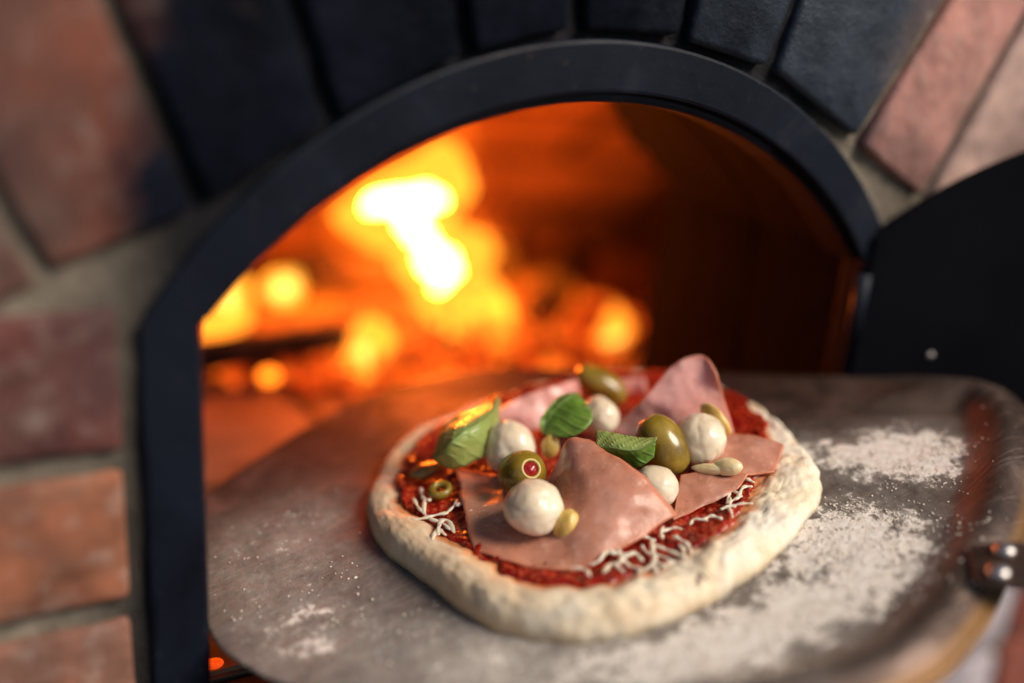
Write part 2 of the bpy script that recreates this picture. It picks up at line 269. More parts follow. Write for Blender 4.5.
MUSH = m_plain('cooked_vegetable', (.20, .11, .02), (.40, .24, .06), .35, scale=140, coat=.2)
RIVET = m_plain('rivet_steel', (.45, .42, .40), (.70, .66, .62), .36, 1., 80)
LEDGE = m_plain('dark_ledge', (.02, .010, .008), (.075, .03, .02), .85, scale=25, spec=.15)  # darker brown than the hearth tiles
DARKSTEEL = m_plain('dark_strap_steel', (.07, .055, .052), (.15, .12, .115), .5, .7, 40)

# ------------------------------------------------------------------ camera
RUF = [[0.8666, -0.4941, 0.0701],[0.1028, 0.3143, 0.9437],[0.4883, 0.8106, -0.3232],[-0.3358, -0.4723, 0.1615]]
R_, U_, F_, C_ = [Vector(v) for v in RUF]
cam = bpy.data.cameras.new('camera'); co = link(bpy.data.objects.new('camera', cam))
co.matrix_world = Matrix(((R_.x, U_.x, -F_.x, C_.x), (R_.y, U_.y, -F_.y, C_.y), (R_.z, U_.z, -F_.z, C_.z), (0, 0, 0, 1)))
cam.sensor_width = 36; cam.lens = 1050*36/1024; cam.clip_start = .02; cam.clip_end = 100
cam.dof.use_dof = True; cam.dof.focus_distance = .592; cam.dof.aperture_fstop = .0369/.036
sc.camera = co

# ------------------------------------------------------------------ the oven
ZF = -.21                                      # hearth level
oven = empty('brick_oven', Matrix.Translation((0, 0, ZF)))
tag(oven, 'arched brick oven with black iron mouth, soot blackened arch and open door', 'oven')
OI = Matrix.Translation((0, 0, -ZF))           # children are written in world coordinates
def opart(o): o.matrix_parent_inverse = Matrix.Identity(4); o.matrix_basis = OI; return o
def arc(a, h, n=60, dz=0.):
    R = (a*a+h*h)/(2*h); th = math.asin(a/R)
    return [(R*math.sin(t), R*math.cos(t)-(R-h)+dz) for t in np.linspace(-th, th, n)]
def arch_line(a, h, zb, n=60, nj=10):
    A = arc(a, h, n)
    return [(-a, zb+(0-zb)*k/nj) for k in range(nj)]+A+[(a, 0-(0-zb)*(k+1)/nj) for k in range(nj)]
def strip_solid(outer, inner, y0, y1):
    n = len(outer); V = []; F = []
    for (ox, oz), (ix, iz) in zip(outer, inner): V += [(ox, y0, oz), (ix, y0, iz), (ix, y1, iz), (ox, y1, oz)]
    for i in range(n-1):
        a, b = i*4, (i+1)*4
        for k in range(4): F.append((a+k, a+(k+1) % 4, b+(k+1) % 4, b+k))
    F += [(0, 3, 2, 1), tuple(4*(n-1)+k for k in (0, 1, 2, 3))]
    return V, F
# iron arch frame with a rolled lip
Ao, Ai = arch_line(.25, .1368, ZF), arch_line(.2208, .1086, ZF)
V, F = strip_solid(Ao, Ai, 0., .02)
fr = opart(mobj('arch_frame', V, F, [IRON, DOORM], oven, smooth=False))
for p_ in fr.data.polygons: p_.material_index = 0 if abs(p_.normal.y) > .5 or (p_.normal.x*p_.center.x+p_.normal.z*(p_.center.z+.16)) > 0 else 1
bv = fr.modifiers.new('bevel', 'BEVEL'); bv.width = .0022; bv.segments = 2; bv.limit_method = 'ANGLE'
lo_, li_ = arc(.2215, .1094, 60), arc(.2160, .1032, 60)
V, F = strip_solid(lo_, li_, .006, .034)
lp = mobj('lip', V, F, [IRON, DOORM], fr, smooth=False)
for p_ in lp.data.polygons: p_.material_index = 1 if p_.center.x > .13 else 0
bv = lp.modifiers.new('bevel', 'BEVEL'); bv.width = .0022; bv.segments = 3; bv.limit_method = 'ANGLE'

# bricks: each one a bevelled, slightly uneven block inside the wall mesh
wall_bm = bmesh.new(); BC = wall_bm.loops.layers.float_color.new('bcol')
def brick(poly, y0, y1, c, soot=None, bev=.004):
    """poly: 4 corners (x,z)."""
    t = bmesh.new(); jy = random.uniform(-.002, .0002)
    f = [t.verts.new((x+random.uniform(-1, 1)*.0015, y0+jy+random.uniform(-1, 1)*.0008, z+random.uniform(-1, 1)*.0015)) for x, z in poly]
    b = [t.verts.new((x, y1, z)) for x, z in poly]
    t.faces.new(f); t.faces.new(b[::-1])
    for i in range(4): j = (i+1) % 4; t.faces.new((f[i], b[i], b[j], f[j]))
    bmesh.ops.recalc_face_normals(t, faces=t.faces)
    bmesh.ops.bevel(t, geom=list(t.edges)+list(t.verts), offset=bev, segments=2, affect='EDGES', profile=.6)
    # refine the front so that soot and wear can vary across it
    bmesh.ops.subdivide_edges(t, edges=[e for e in t.edges if e.calc_length() > .02], cuts=5, use_grid_fill=True)
    vm = {}
    for v in t.verts:
        p = v.co; d = fbm(p, 45, 3)*.0012+fbm(p, 14, 2, 3.)*.0012
        vm[v] = wall_bm.verts.new((p.x, p.y+d, p.z+d*.4))
    for fc in t.faces:
        try: nf = wall_bm.faces.new([vm[v] for v in fc.verts])
        except ValueError: continue
        for lp_ in nf.loops:
            p = lp_.vert.co
            so = soot(p.x, p.z) if soot else 0.
            lp_[BC] = (*c, so)
    t.free()
def soot_arch(x, z):
    # soot is thick above the middle of the arch and thins out on both haunches
    lft = ss(-.285, -.225, x-.10*(z-.05)); rgt = 1-ss(.175, .235, x-.25*(z-.09))
    return float(.93*min(lft, rgt))
J = [(-.356, .0, 115), (-.2865, .028, 115), (-.221, .056, 112), (-.159, .0925, 108), (-.09, .1265, 103), (-.027, .1395, 95), (.0415, .139, 80), (.1105, .125, 71), (.194, .081, 57), (.267, .040, 62), (.335, -.01, 60)]
VC = [(.54*c_[0], .44*c_[1], .42*c_[2]) if i_ < 3 else c_ for i_, c_ in enumerate([(.28, .10, .065), (.33, .125, .08), (.16, .06, .055), (.08, .04, .04), (.07, .04, .04), (.07, .04, .04), (.08, .045, .045), (.10, .07, .07), (.46, .22, .185), (.55, .36, .31)])]  # right bricks paler: plaster smears plus brighter daylight put into the colour
for i in range(len(J)-1):
    (x0, z0, a0), (x1, z1, a1) = J[i], J[i+1]; g = .0038; Lb = .23
    d0 = Vector((math.cos(math.radians(a0)), math.sin(math.radians(a0)))); d1 = Vector((math.cos(math.radians(a1)), math.sin(math.radians(a1))))
    n0 = Vector((d0.y, -d0.x)); n1 = Vector((d1.y, -d1.x))
    p0 = Vector((x0, z0))+n0*g; p1 = Vector((x1, z1))-n1*g
    q1 = p1+d1*Lb; q0 = p0+d0*Lb
    brick([p0, p1, q1, q0], -.001, .11, VC[i], soot_arch)
# level courses on both sides of the mouth
reds = [(.15, .038, .03), (.24, .09, .058), (.19, .07, .048), (.17, .05, .037), (.26, .12, .08)]
for r in range(-5, 1):
    z1 = .0125+r*.0805; z0 = z1-.0700
    x = -.2585; k = 0
    while x > -.75:
        L = .205 if not (r % 2 and k == 0) else .1975
        c = {0: (.125, .034, .03), -1: (.29, .105, .055), -2: (.24, .105, .07)}.get(r, random.choice(reds)) if k == 0 else random.choice(reds)
        brick([(x-L, z0), (x, z0), (x, z1), (x-L, z1)], -.001, .11, c, lambda X, Z: float(.30*ss(-.32, -.255, X)*ss(-.09, .0, Z)))
        x -= L+.011; k += 1
    x = .2585; k = 0
    while x < 1.0:
        L = .235 if k == 0 else .205
        c = random.choice(reds)
        if r <= -4 and k == 0: c = (.56, .50, .54)
        elif k == 1 and r <= -3: c = (.24, .05, .03)
        brick([(x, z0), (x+L, z0), (x+L, z1), (x, z1)], -.001, .11, c, lambda X, Z: 0.)
        x += L+.011; k += 1
# brickwork under the hearth ledge
for r in range(-5, -2):
    z1 = .0125+r*.0805; z0 = z1-.0700
    if z1 > ZF-.05: continue
    x = -.25
    for k in range(3): brick([(x, z0), (x+.16, z0), (x+.16, z1), (x, z1)], -.001, .11, random.choice(reds)); x += .168
opart(bobj('brick_wall', wall_bm, BRICK, oven, smooth=True))
# mortar bed behind the brick faces
mb = bmesh.new(); MC = mb.loops.layers.float_color.new('bcol')
inn = arch_line(.2475, .1345, ZF, 60, 10)
def outpt(x, z):
    d = Vector((x, z+.16)); d.normalize(); t = 3.
    if abs(d.x) > 1e-6: t = min(t, 1.1/abs(d.x))
    if d.y > 1e-6: t = min(t, .75/d.y)
    return (d.x*t, -.16+d.y*t)
outer = [(-1.1, z) if i < 10 else ((1.1, z) if i >= 70 else outpt(x, z)) for i, (x, z) in enumerate(inn)]
rings = 14; grid = []
for i, ((ix, iz), (ox, oz)) in enumerate(zip(inn, outer)):
    grid.append([mb.verts.new((ix+(ox-ix)*(k/rings)**2.2, .0055+.0015*math.sin(i*1.7+k*2.1)-.0024*float(ss(-.235, -.27, ix+(ox-ix)*(k/rings)**2.2))-(.0045 if k == 0 else 0.), iz+(oz-iz)*(k/rings)**2.2)) for k in range(rings+1)])
for i in range(len(grid)-1):
    for k in range(rings):
        f = mb.faces.new((grid[i][k], grid[i][k+1], grid[i+1][k+1], grid[i+1][k]))
        for l in f.loops: p = l.vert.co; l[MC] = (1, 1, 1, 1.07*soot_arch(p.x, p.z)*(1-float(ss(.15, .21, p.x))))
bl = [mb.verts.new(p) for p in ((-1.1, .0095, ZF-.03), (1.1, .0095, ZF-.03), (1.1, .0095, -.75), (-1.1, .0095, -.75))]
bq = [mb.verts.new(p) for p in ((-1.1, .0095, ZF), (-.2475, .0095, ZF), (-.2475, .0095, ZF-.03), (-1.1, .0095, ZF-.03), (.2475, .0095, ZF), (1.1, .0095, ZF), (1.1, .0095, ZF-.03), (.2475, .0095, ZF-.03))]
for q in (bl, bq[:4], bq[4:]):
    f = mb.faces.new(q)
    for l in f.loops: l[MC] = (1, 1, 1, 0)
opart(bobj('mortar', mb, MORTAR, oven, smooth=True))
# throat of firebricks whose inner ends are uneven
tb = bmesh.new(); prof = arch_line(.236, .122, ZF, 25, 4)
def tblock(pts, y0, y1):
    f = [tb.verts.new((x, y0, z)) for x, z in pts]; b = [tb.verts.new((x, y1, z)) for x, z in pts]
    tb.faces.new(f); tb.faces.new(b[::-1])
    for i in range(len(pts)): j = (i+1) % len(pts); tb.faces.new((f[i], b[i], b[j], f[j]))
for i in range(0, len(prof)-1):
    (x0, z0), (x1, z1) = prof[i], prof[i+1]
    def ow(x, z, k=.075):
        d = Vector((x, max(z, 0)+.05 if z > 0 else 0.)); d = d.normalized() if d.length > 0 else Vector((1, 0)); return (x+d.x*k, z+d.y*k)
    y = .0205; ends = [.125, .240+random.uniform(-.022, .026)]
    for e in ends:
        tblock([(x0, z0), (x1, z1), ow(x1, z1), ow(x0, z0)], y, e-.003); y = e
opart(bobj('oven_throat', tb, THROAT, oven, smooth=False))
# domed fire chamber
V = []; F = []; nu, nv = 72, 26; cx, cy, rx, ry, rz = .16, .545, .56, .335, .42
for j in range(nv+1):
    e = (math.pi/2)*j/nv
    for i in range(nu):
        a = 2*math.pi*i/nu; k = 1+.02*fbm((math.cos(a), math.sin(a), e), 3.)
        V.append((cx+rx*k*math.cos(a)*max(0., math.cos(e))**.6, cy+ry*k*math.sin(a)*max(0., math.cos(e))**.6, ZF-.02+rz*k*math.sin(e)))
def mouth(q): x, y, z = np.mean([V[i] for i in q], axis=0); return y < .36 and -.30 < x < .30 and z < .16
for j in range(nv):
    for i in range(nu):
        q = (j*nu+i, j*nu+(i+1) % nu, (j+1)*nu+(i+1) % nu, (j+1)*nu+i)
        if not mouth(q): F.append(q)
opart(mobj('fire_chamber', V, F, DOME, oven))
# hearth of firebrick tiles, with a ledge in front of the mouth
hb = bmesh.new()
def tile(x0, x1, y0, y1, z1, th=.05):
    t = bmesh.new(); bmesh.ops.create_cube(t, size=1)
    for v in t.verts: v.co = Vector((x0+(v.co.x+.5)*(x1-x0), y0+(v.co.y+.5)*(y1-y0), z1-th+(v.co.z+.5)*th))
    bmesh.ops.bevel(t, geom=list(t.edges), offset=.003, segments=2, affect='EDGES')
    vm = {v: hb.verts.new(v.co) for v in t.verts}
    for f in t.faces: hb.faces.new([vm[v] for v in f.verts])
    t.free()
for i in range(6):
    for j in range(5): tile(-.44+i*.2, -.44+i*.2+.197, .0215+j*.22, .0215+j*.22+.217, ZF-.0005+random.uniform(-.0015, 0))
opart(bobj('hearth', hb, HEARTH, oven, smooth=False)); hb = bmesh.new()
for i in range(3): tile(-.27+i*.18, -.27+i*.18+.177, -.085, .0185, ZF-.003+random.uniform(-.001, 0))
opart(bobj('ledge', hb, LEDGE, oven, smooth=False))
# iron door standing open
dA = arc(.22, .09, 48, .02); ph = math.radians(148); hx, hy = .223, -.006
def dp(s, z, off): return (hx-s*math.cos(ph)+off*math.sin(ph), hy-s*math.sin(ph)-off*math.cos(ph), z)
out = [(0, ZF+.004)]+[(x+.22, z) for x, z in dA]+[(.44, ZF+.004)]
V = [dp(s, z, 0) for s, z in out]+[dp(s, z, .008) for s, z in out]; n = len(out)
F = [tuple(range(n)), tuple(range(2*n-1, n-1, -1))]+[(i, n+i, n+(i+1) % n, (i+1) % n) for i in range(n)]
F = F[:2]+[(i, (i+1) % n, n+(i+1) % n, n+i) for i in range(n)]
door = opart(mobj('door', V, F, DOORM, oven, smooth=False))
bv = door.modifiers.new('bevel', 'BEVEL'); bv.width = .0015; bv.segments = 2; bv.limit_method = 'ANGLE'
def dome_bm(c, nrm, r, flat=.55):
    t = bmesh.new(); bmesh.ops.create_uvsphere(t, u_segments=16, v_segments=10, radius=r)
    M = Matrix.Translation(c) @ frame_to(nrm) @ Matrix.Diagonal((1, 1, flat, 1)); bmesh.ops.transform(t, matrix=M, verts=t.verts); return t
nrm = (-math.sin(ph), math.cos(ph), 0)
for s, z in ((.0493, -.0604),):
    bobj('rivet', dome_bm(dp(s, z, -.0005), nrm, .0022), RIVET, door)
for z in (-.03, -.16):
    V, F = tube([dp(-.004, z-.022, .004), dp(-.004, z+.022, .004)], .0055, 12); mobj('hinge', V, F, IRON, door)

# ------------------------------------------------------------------ fire
fx, fy = .14, .52
eb = bmesh.new()
for k in range(1500):
    a = random.uniform(0, 2*math.pi); r = math.sqrt(random.random())
    x = fx+.27*r*math.cos(a); y = fy+.17*r*math.sin(a)
    h = .035*max(0, 1-r)+.004
    M = Matrix.Translation((x, y, ZF+random.uniform(0, h)+.004)) @ Matrix.Rotation(random.uniform(0, 6), 4, Vector((random.random(), random.random(), random.random())).normalized()) @ Matrix.Diagonal((random.uniform(.003, .010), random.uniform(.003, .008), random.uniform(.003, .007), 1))
    bmesh.ops.create_icosphere(eb, subdivisions=1, radius=1, matrix=M)
tag(bobj('embers', eb, EMBER, None, smooth=False), 'bed of glowing orange embers on the hearth under the flames', 'embers', kind='stuff')
tag(bobj('ember', (lambda b: (bmesh.ops.create_icosphere(b, subdivisions=2, radius=.004, matrix=Matrix.Translation((-.2135, .024, ZF+.004)) @ Matrix.Diagonal((1.4, 1, .7, 1))), b)[1])(bmesh.new()), EMBER, None), 'single red ember lying under the left edge of the peel', 'ember')
COAL = m_emit('hot_coal', (1., .19, .01), 5.)
tag(bobj('hot_coal', (lambda b: (bmesh.ops.create_icosphere(b, subdivisions=2, radius=.0085, matrix=Matrix.Translation((-.060, .415, ZF+.012)) @ Matrix.Diagonal((1.1, .9, .8, 1))), b)[1])(bmesh.new()), COAL, None), 'bright orange round coal in front of the dark log at left', 'coal')
def log(p0, p1, r, label):
    p0, p1 = np.array(p0), np.array(p1); path = [p0+(p1-p0)*t for t in np.linspace(0, 1, 14)]
    rad = [r*(1+.12*fbm((t*4, r*90, 0), 2.)) for t in np.linspace(0, 1, 14)]
    V, F = tube(path, rad, 14); V = [tuple(np.array(v)+.12*r*fbm(v, 70)*np.array((1, 1, 1))) for v in V]
    tag(mobj('firewood_log', V, F, LOG, None), label, 'log', 'logs burning in the oven')
log((-.17, .44, ZF+.026), (.03, .455, ZF+.030), .016, 'dark charred log lying at the left side of the embers')
log((.02, .60, ZF+.05), (.28, .56, ZF+.06), .026, 'charred log lying behind the tall flame')
log((.26, .46, ZF+.03), (.40, .60, ZF+.05), .022, 'charred log at the right side of the embers')
KR = 1.38
def meta_mesh(name, els, res=.006):
    mbd = bpy.data.metaballs.new(name); mbd.resolution = res; mbd.render_resolution = res; mbd.threshold = .3
    o = bpy.data.objects.new(name, mbd); col.objects.link(o)
    for (x, y, z), r in els:
        e = mbd.elements.new(); e.co = (x, y, z); e.radius = r*(1.05 if name == 'flame_core' else KR)
    bpy.context.view_layer.update(); dg = bpy.context.evaluated_depsgraph_get()
    me = bpy.data.meshes.new_from_object(o.evaluated_get(dg)); bpy.data.objects.remove(o); bpy.data.metaballs.remove(mbd)
    for v in me.vertices:
        d = Vector((fbm(v.co, 20, 3, 1.), 0, fbm(v.co, 14, 3, 6.)))*.016; v.co += d
    return [tuple(v.co) for v in me.vertices], [tuple(p.vertices) for p in me.polygons], me
FL_O = m_emit('flame_orange', (1., .16, .006), .26, .30, 14)
FL_Y = m_emit('flame_yellow', (1., .36, .025), .85, .72)
FL_W = m_emit('flame_white', (1., .155, .011), 265.)
def flame(name, label, layers, base):
    root = empty('flame', Matrix.Translation(base)); tag(root, label, 'flame', 'flames of the wood fire')
    for nm, els, m in layers:
        V, F, me = meta_mesh(nm, els); bpy.data.meshes.remove(me)
        V = [(x-base[0], y-base[1], z-base[2]) for x, y, z in V]
        mobj(nm, V, F, m, root)
    return root
Y = .50
W = [((.085, Y, -.062), .017), ((.105, Y, -.060), .021), ((.128, Y, -.056), .021), ((.148, Y, -.052), .014), ((.118, Y, -.082), .017), ((.126, Y, -.104), .014), ((.142, Y, -.126), .021), ((.166, Y, -.128), .018), ((.156, Y, -.146), .012)]
YL = [((.07, Y, -.072), .030), ((.09, Y, -.066), .036), ((.125, Y, -.056), .040), ((.153, Y, -.036), .036), ((.158, Y, -.020), .022), ((.118, Y, -.092), .034), ((.085, Y, -.098), .022), ((.138, Y, -.126), .036), ((.172, Y, -.122), .036), ((.195, Y, -.122), .026), ((.156, Y, -.160), .030), ((.166, Y, -.195), .020), ((.205, Y, -.19), .030), ((.190, .45, -.190), .026), ((.155, .46, -.178), .022), ((.198, Y, -.165), .024)]
OR = [((.075, Y+.02, -.08), .05), ((.11, Y+.02, -.05), .055), ((.15, Y+.02, -.02), .05), ((.16, Y+.02, .01), .03), ((.12, Y+.02, -.12), .055), ((.17, Y+.02, -.13), .06), ((.22, Y+.02, -.14), .04), ((.17, Y+.02, -.185), .055), ((.22, Y+.02, -.19), .045), ((.06, Y, -.185), .045), ((.0, Y, -.19), .04), ((-.06, Y, -.19), .035), ((.28, Y, -.185), .04)]
flame('flame', 'tall white hot flame rising in the middle of the fire', [('flame_envelope', OR, FL_O), ('flame_body', YL, FL_Y), ('flame_core', W, FL_W)], (.15, Y, ZF))
FL_W2 = m_emit('flame_pale', (1., .50, .09), 2.6)
flame('flame', 'round pale yellow flame at the left of the fire near the arch', [('flame_body', [((-.022, Y, -.136), .020), ((-.018, Y, -.148), .016)], FL_Y), ('flame_core', [((-.020, Y, -.134), .015)], FL_W2)], (-.022, Y, ZF))
flame('flame', 'leftmost yellow flame half hidden by the arch frame', [('flame_body', [((-.078, Y, -.152), .024), ((-.07, Y, -.128), .018), ((-.085, Y, -.176), .018)], FL_Y), ('flame_core', [((-.076, Y, -.146), .013)], FL_W2)], (-.078, Y, ZF))
yb = .42
flame('flame', 'slanted bright yellow flame low in front of the logs', [('flame_body', [((.034, yb, -.190), .019), ((.044, yb, -.178), .019), ((.052, yb, -.165), .015)], FL_Y), ('flame_core', [((.036, yb, -.188), .010), ((.044, yb, -.180), .008)], FL_W2)], (.038, yb, ZF))
flame('flame', 'faint orange flame leaning between the left flames', [('flame_body', [((.015, Y, -.17), .02), ((.028, Y, -.185), .02), ((.038, Y, -.20), .018)], FL_O), ], (.026, Y, ZF))
yr = .40
flame('flame', 'small separate yellow flame at the right end of the fire', [('flame_body', [((.316, yr, -.192), .017), ((.320, yr, -.180), .014), ((.321, yr, -.168), .009)], FL_Y), ('flame_core', [((.318, yr, -.198), .011)], FL_W2)], (.318, yr, ZF))

# ------------------------------------------------------------------ peel frame (tilted: the handle is held higher than the tip)
E1, E2, N_, O_ = [Vector(v) for v in [[0.9785, 0.0, 0.2064],[0.0, 1.0, 0.0],[-0.2064, 0.0, 0.9785],[0.0, 0.0, -0.127]]]
MP = Matrix(((E1.x, E2.x, N_.x, O_.x), (E1.y, E2.y, N_.y, O_.y), (E1.z, E2.z, N_.z, O_.z), (0, 0, 0, 1)))
def at(u, v, h=0.): return MP @ Matrix.Translation((u, v, h))
peel = empty('pizza_peel', at(0, 0, 0)); tag(peel, 'worn floured steel pizza peel with raised rim carrying the pizza', 'pizza peel')
OL = [(-.19, .145), (-.13, .178), (-.06, .203), (-.015, .203), (.04, .181), (.1, .122), (.163, .058), (.22, 0), (.262, -.044), (.280, -.075), (.272, -.105), (.24, -.14), (.176, -.184), (.112, -.215), (.072, -.230), (.03, -.236), (-.03, -.22), (-.09, -.17), (-.15, -.11), (-.200, -.060), (-.2195, -.02), (-.2240, .008), (-.222, .06), (-.212, .11)]
ol = catmull(OL, 300, True); pc = np.array((.03, -.02)); nr = 90
ring = np.linspace(0, 1, nr+1)[1:]**.75
dd = np.array((.69, -.724)); pp_ = np.array((.724, .69))
P2 = np.concatenate([[pc]]+[pc+(ol-pc)*r for r in ring])
te = np.array([np.min(np.hypot(*(ol-q).T)) for q in P2])
dv = P2@dd; pv = P2@pp_
mask = ss(-.035, .035, dv-(.155+.30*pv))
rimh = .0115*ss(.0, .019, te)*(1-ss(.019, .043, te))+.003*(1-ss(0, .02, te))
hz = mask*rimh+np.array([.0007*fbm((q[0], q[1], 0), 14)+.0006*fbm((q[0], q[1], 0), 5, 2, 4.) for q in P2])
hz *= 1.; hz += .0
nb = len(P2); m = len(ol)
V = [(q[0], q[1], h) for q, h in zip(P2, hz)]; F = []
for k in range(m): F.append((0, 1+k, 1+(k+1) % m))
for j in range(nr-1):
    for k in range(m): F.append((1+j*m+k, 1+(j+1)*m+k, 1+(j+1)*m+(k+1) % m, 1+j*m+(k+1) % m))
V2 = [(x, y, z-.0018) for x, y, z in V]
F2 = [tuple(i+nb for i in f[::-1]) for f in F]
last = 1+(nr-1)*m
F3 = [(last+k, nb+last+k, nb+last+(k+1) % m, last+(k+1) % m) for k in range(m)]
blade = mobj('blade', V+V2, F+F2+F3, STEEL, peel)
def flour_mask(u, v):
    g = lambda cu, cv, su, sv, ang=0.: np.exp(-(((u-cu)*math.cos(ang)+(v-cv)*math.sin(ang))/su)**2-((-(u-cu)*math.sin(ang)+(v-cv)*math.cos(ang))/sv)**2)
    w = 1.0*g(.155, -.085, .055, .028, -.75)+1.1*g(.09, -.135, .06, .035, -.6)+1.0*g(.03, -.165, .07, .028, -.3)+.75*g(-.05, -.16, .06, .03, -.6)
    w = w+.32*g(-.17, .02, .05, .06, .4)+.34*g(-.165, .075, .05, .03)+.42*g(-.12, -.085, .06, .045, -.7)+.45*g(-.19, -.03, .03, .04)+.75*g(.19, -.1, .03, .03)
    return np.clip(w, 0, 1.05)
fm = flour_mask(P2[:, 0], P2[:, 1])*(1-.75*mask*ss(.002, .02, .045-te))
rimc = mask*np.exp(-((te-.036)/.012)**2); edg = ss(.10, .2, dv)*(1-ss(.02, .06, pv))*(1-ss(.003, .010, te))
gd = lambda cu, cv, su, sv, ang: np.exp(-(((P2[:, 0]-cu)*math.cos(ang)+(P2[:, 1]-cv)*math.sin(ang))/su)**2-((-(P2[:, 0]-cu)*math.sin(ang)+(P2[:, 1]-cv)*math.cos(ang))/sv)**2)
dust = np.clip(.95*gd(-.10, -.125, .10, .045, -.72)+.45*gd(-.17, .03, .07, .08, 0.), 0, 1)
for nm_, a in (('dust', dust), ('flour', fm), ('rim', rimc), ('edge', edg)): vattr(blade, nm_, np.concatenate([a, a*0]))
# strap and tube of the handle, fixed with two rivets
def dpv(d, p, h): q = dd*d+pp_*p; return np.array((q[0], q[1], h))
path = [dpv(.217, -.064, .0150), dpv(.232, -.064, .0172), dpv(.255, -.064, .0180), dpv(.29, -.064, .02), dpv(.33, -.064, .026)]
V = []; F = []
for i, p in enumerate(path):
    w = [.0145, .018, .018, .017, .014][i]
    for s in (-1, 1):
        for t in (0, -.0022): q = p+np.array((pp_[0]*w*s, pp_[1]*w*s, t)); V.append(q)
for i in range(4):
    a, b = i*4, i*4+4
    F += [(a, b, b+2, a+2), (a+1, a+3, b+3, b+1), (a, a+1, b+1, b), (a+2, b+2, b+3, a+3)]
F += [(0, 2, 3, 1), (16, 17, 19, 18)]
hd = mobj('handle', V, F, STEEL, peel, smooth=False)
bv = hd.modifiers.new('bevel', 'BEVEL'); bv.width = .0012; bv.segments = 2
V, F = tube([dpv(.30, -.064, .019), dpv(.36, -.064, .026), dpv(.8, -.064, .07)], .0125, 16); mobj('grip', V, F, STEEL, hd)
for (u, v) in ((.1205, -.2065), (.1045, -.2155)):
    bobj('rivet', dome_bm((u, v, .0182), (0, 0, 1), .0052, .6), RIVET, peel)
# loose flour grains
gb_v = []; gb_f = []
ico = bmesh.new(); bmesh.ops.create_icosphere(ico, subdivisions=1, radius=1); iv = np.array([v.co[:] for v in ico.verts]); ifc = [[v.index for v in f.verts] for f in ico.faces]; ico.free()
cnt = 0; tri = 0
from mathutils import kdtree
kd = kdtree.KDTree(nb)
for i, (q, h) in enumerate(zip(P2, hz)): kd.insert((q[0], q[1], 0), i)
kd.balance()
PCX, PCY = .014, -.008
while cnt < 4500 and tri < 90000:
    tri += 1
    u, v = random.uniform(-.22, .28), random.uniform(-.245, .2)
    w = float(flour_mask(np.array(u), np.array(v)))*(.35+1.3*max(0, fbm((u, v, 0), 40, 4)+.15))
    if random.random() > w*w*(.9 if u > -.04 else .45): continue
    _, i, dist = kd.find((u, v, 0))
    if dist > .006 or te[i] < .004: continue
    s = random.uniform(.0002, .00062)*(1.7 if random.random() < .06 else 1)
    z = hz[i]+s*.3; b0 = len(gb_v)
    sc3 = s*np.array((random.uniform(.8, 1.5), random.uniform(.8, 1.5), random.uniform(.5, .9)))
    for q in iv: gb_v.append((u+q[0]*sc3[0], v+q[1]*sc3[1], z+q[2]*sc3[2]))
    for f in ifc: gb_f.append([b0+k for k in f])
    cnt += 1
tag(mobj('flour', gb_v, gb_f, FLOUR, None, smooth=False, mat=at(0, 0, .0002)), 'white flour scattered over the steel peel around the pizza', 'flour', kind='stuff')

# ------------------------------------------------------------------ pizza
pizza = empty('pizza', at(PCX, PCY, 0)); tag(pizza, 'small unbaked round pizza with thick pale crust and red tomato sauce', 'pizza')
SIL = [(-0.111, 0.067), (-0.124, 0.017), (-0.120, -0.039), (-0.112, -0.086), (-0.092, -0.115), (-0.07, -0.133), (-0.041, -0.143), (-0.007, -0.145), (0.041, -0.136), (0.084, -0.117), (0.116, -0.091), (0.14, -0.042), (0.147, 0.013), (.138, .06), (.11, .098), (.07, .12), (0.022, 0.129), (-0.028, 0.126), (-0.067, 0.115)]
sl = catmull(SIL, 720, True)-np.array((PCX, PCY)); sa = np.arctan2(sl[:, 1], sl[:, 0]); sr = np.hypot(sl[:, 0], sl[:, 1]); o_ = np.argsort(sa); sa, sr = sa[o_], sr[o_]
def Rad(a): return np.interp(a, sa, sr, period=2*math.pi)-.0085*max(0., math.cos(a-math.radians(-122)))**1.5-.002
def adiff(a, b): return (a-b+math.pi) % (2*math.pi)-math.pi
def rimw_(a):
    return .0245+.0055*math.cos(a-math.radians(-126))+.006*fbm((math.cos(a)*3, math.sin(a)*3, 0), 1.5, 3, 5.)+.015*math.exp(-(adiff(a, math.radians(-45))/.45)**2)-.0125*math.exp(-(adiff(a, math.radians(12))/.42)**2)
nth, nrr = 420, 84; H = []
V = [(0, 0, .0095)]; st = [1.]; to = [0.]
ang = np.linspace(-math.pi, math.pi, nth, endpoint=False)
right_dummy = 0
rr_ = np.concatenate([np.linspace(0, .62, 14)[1:], np.linspace(.62, 1, nrr-13)[1:]])
tf = math.radians(-126)
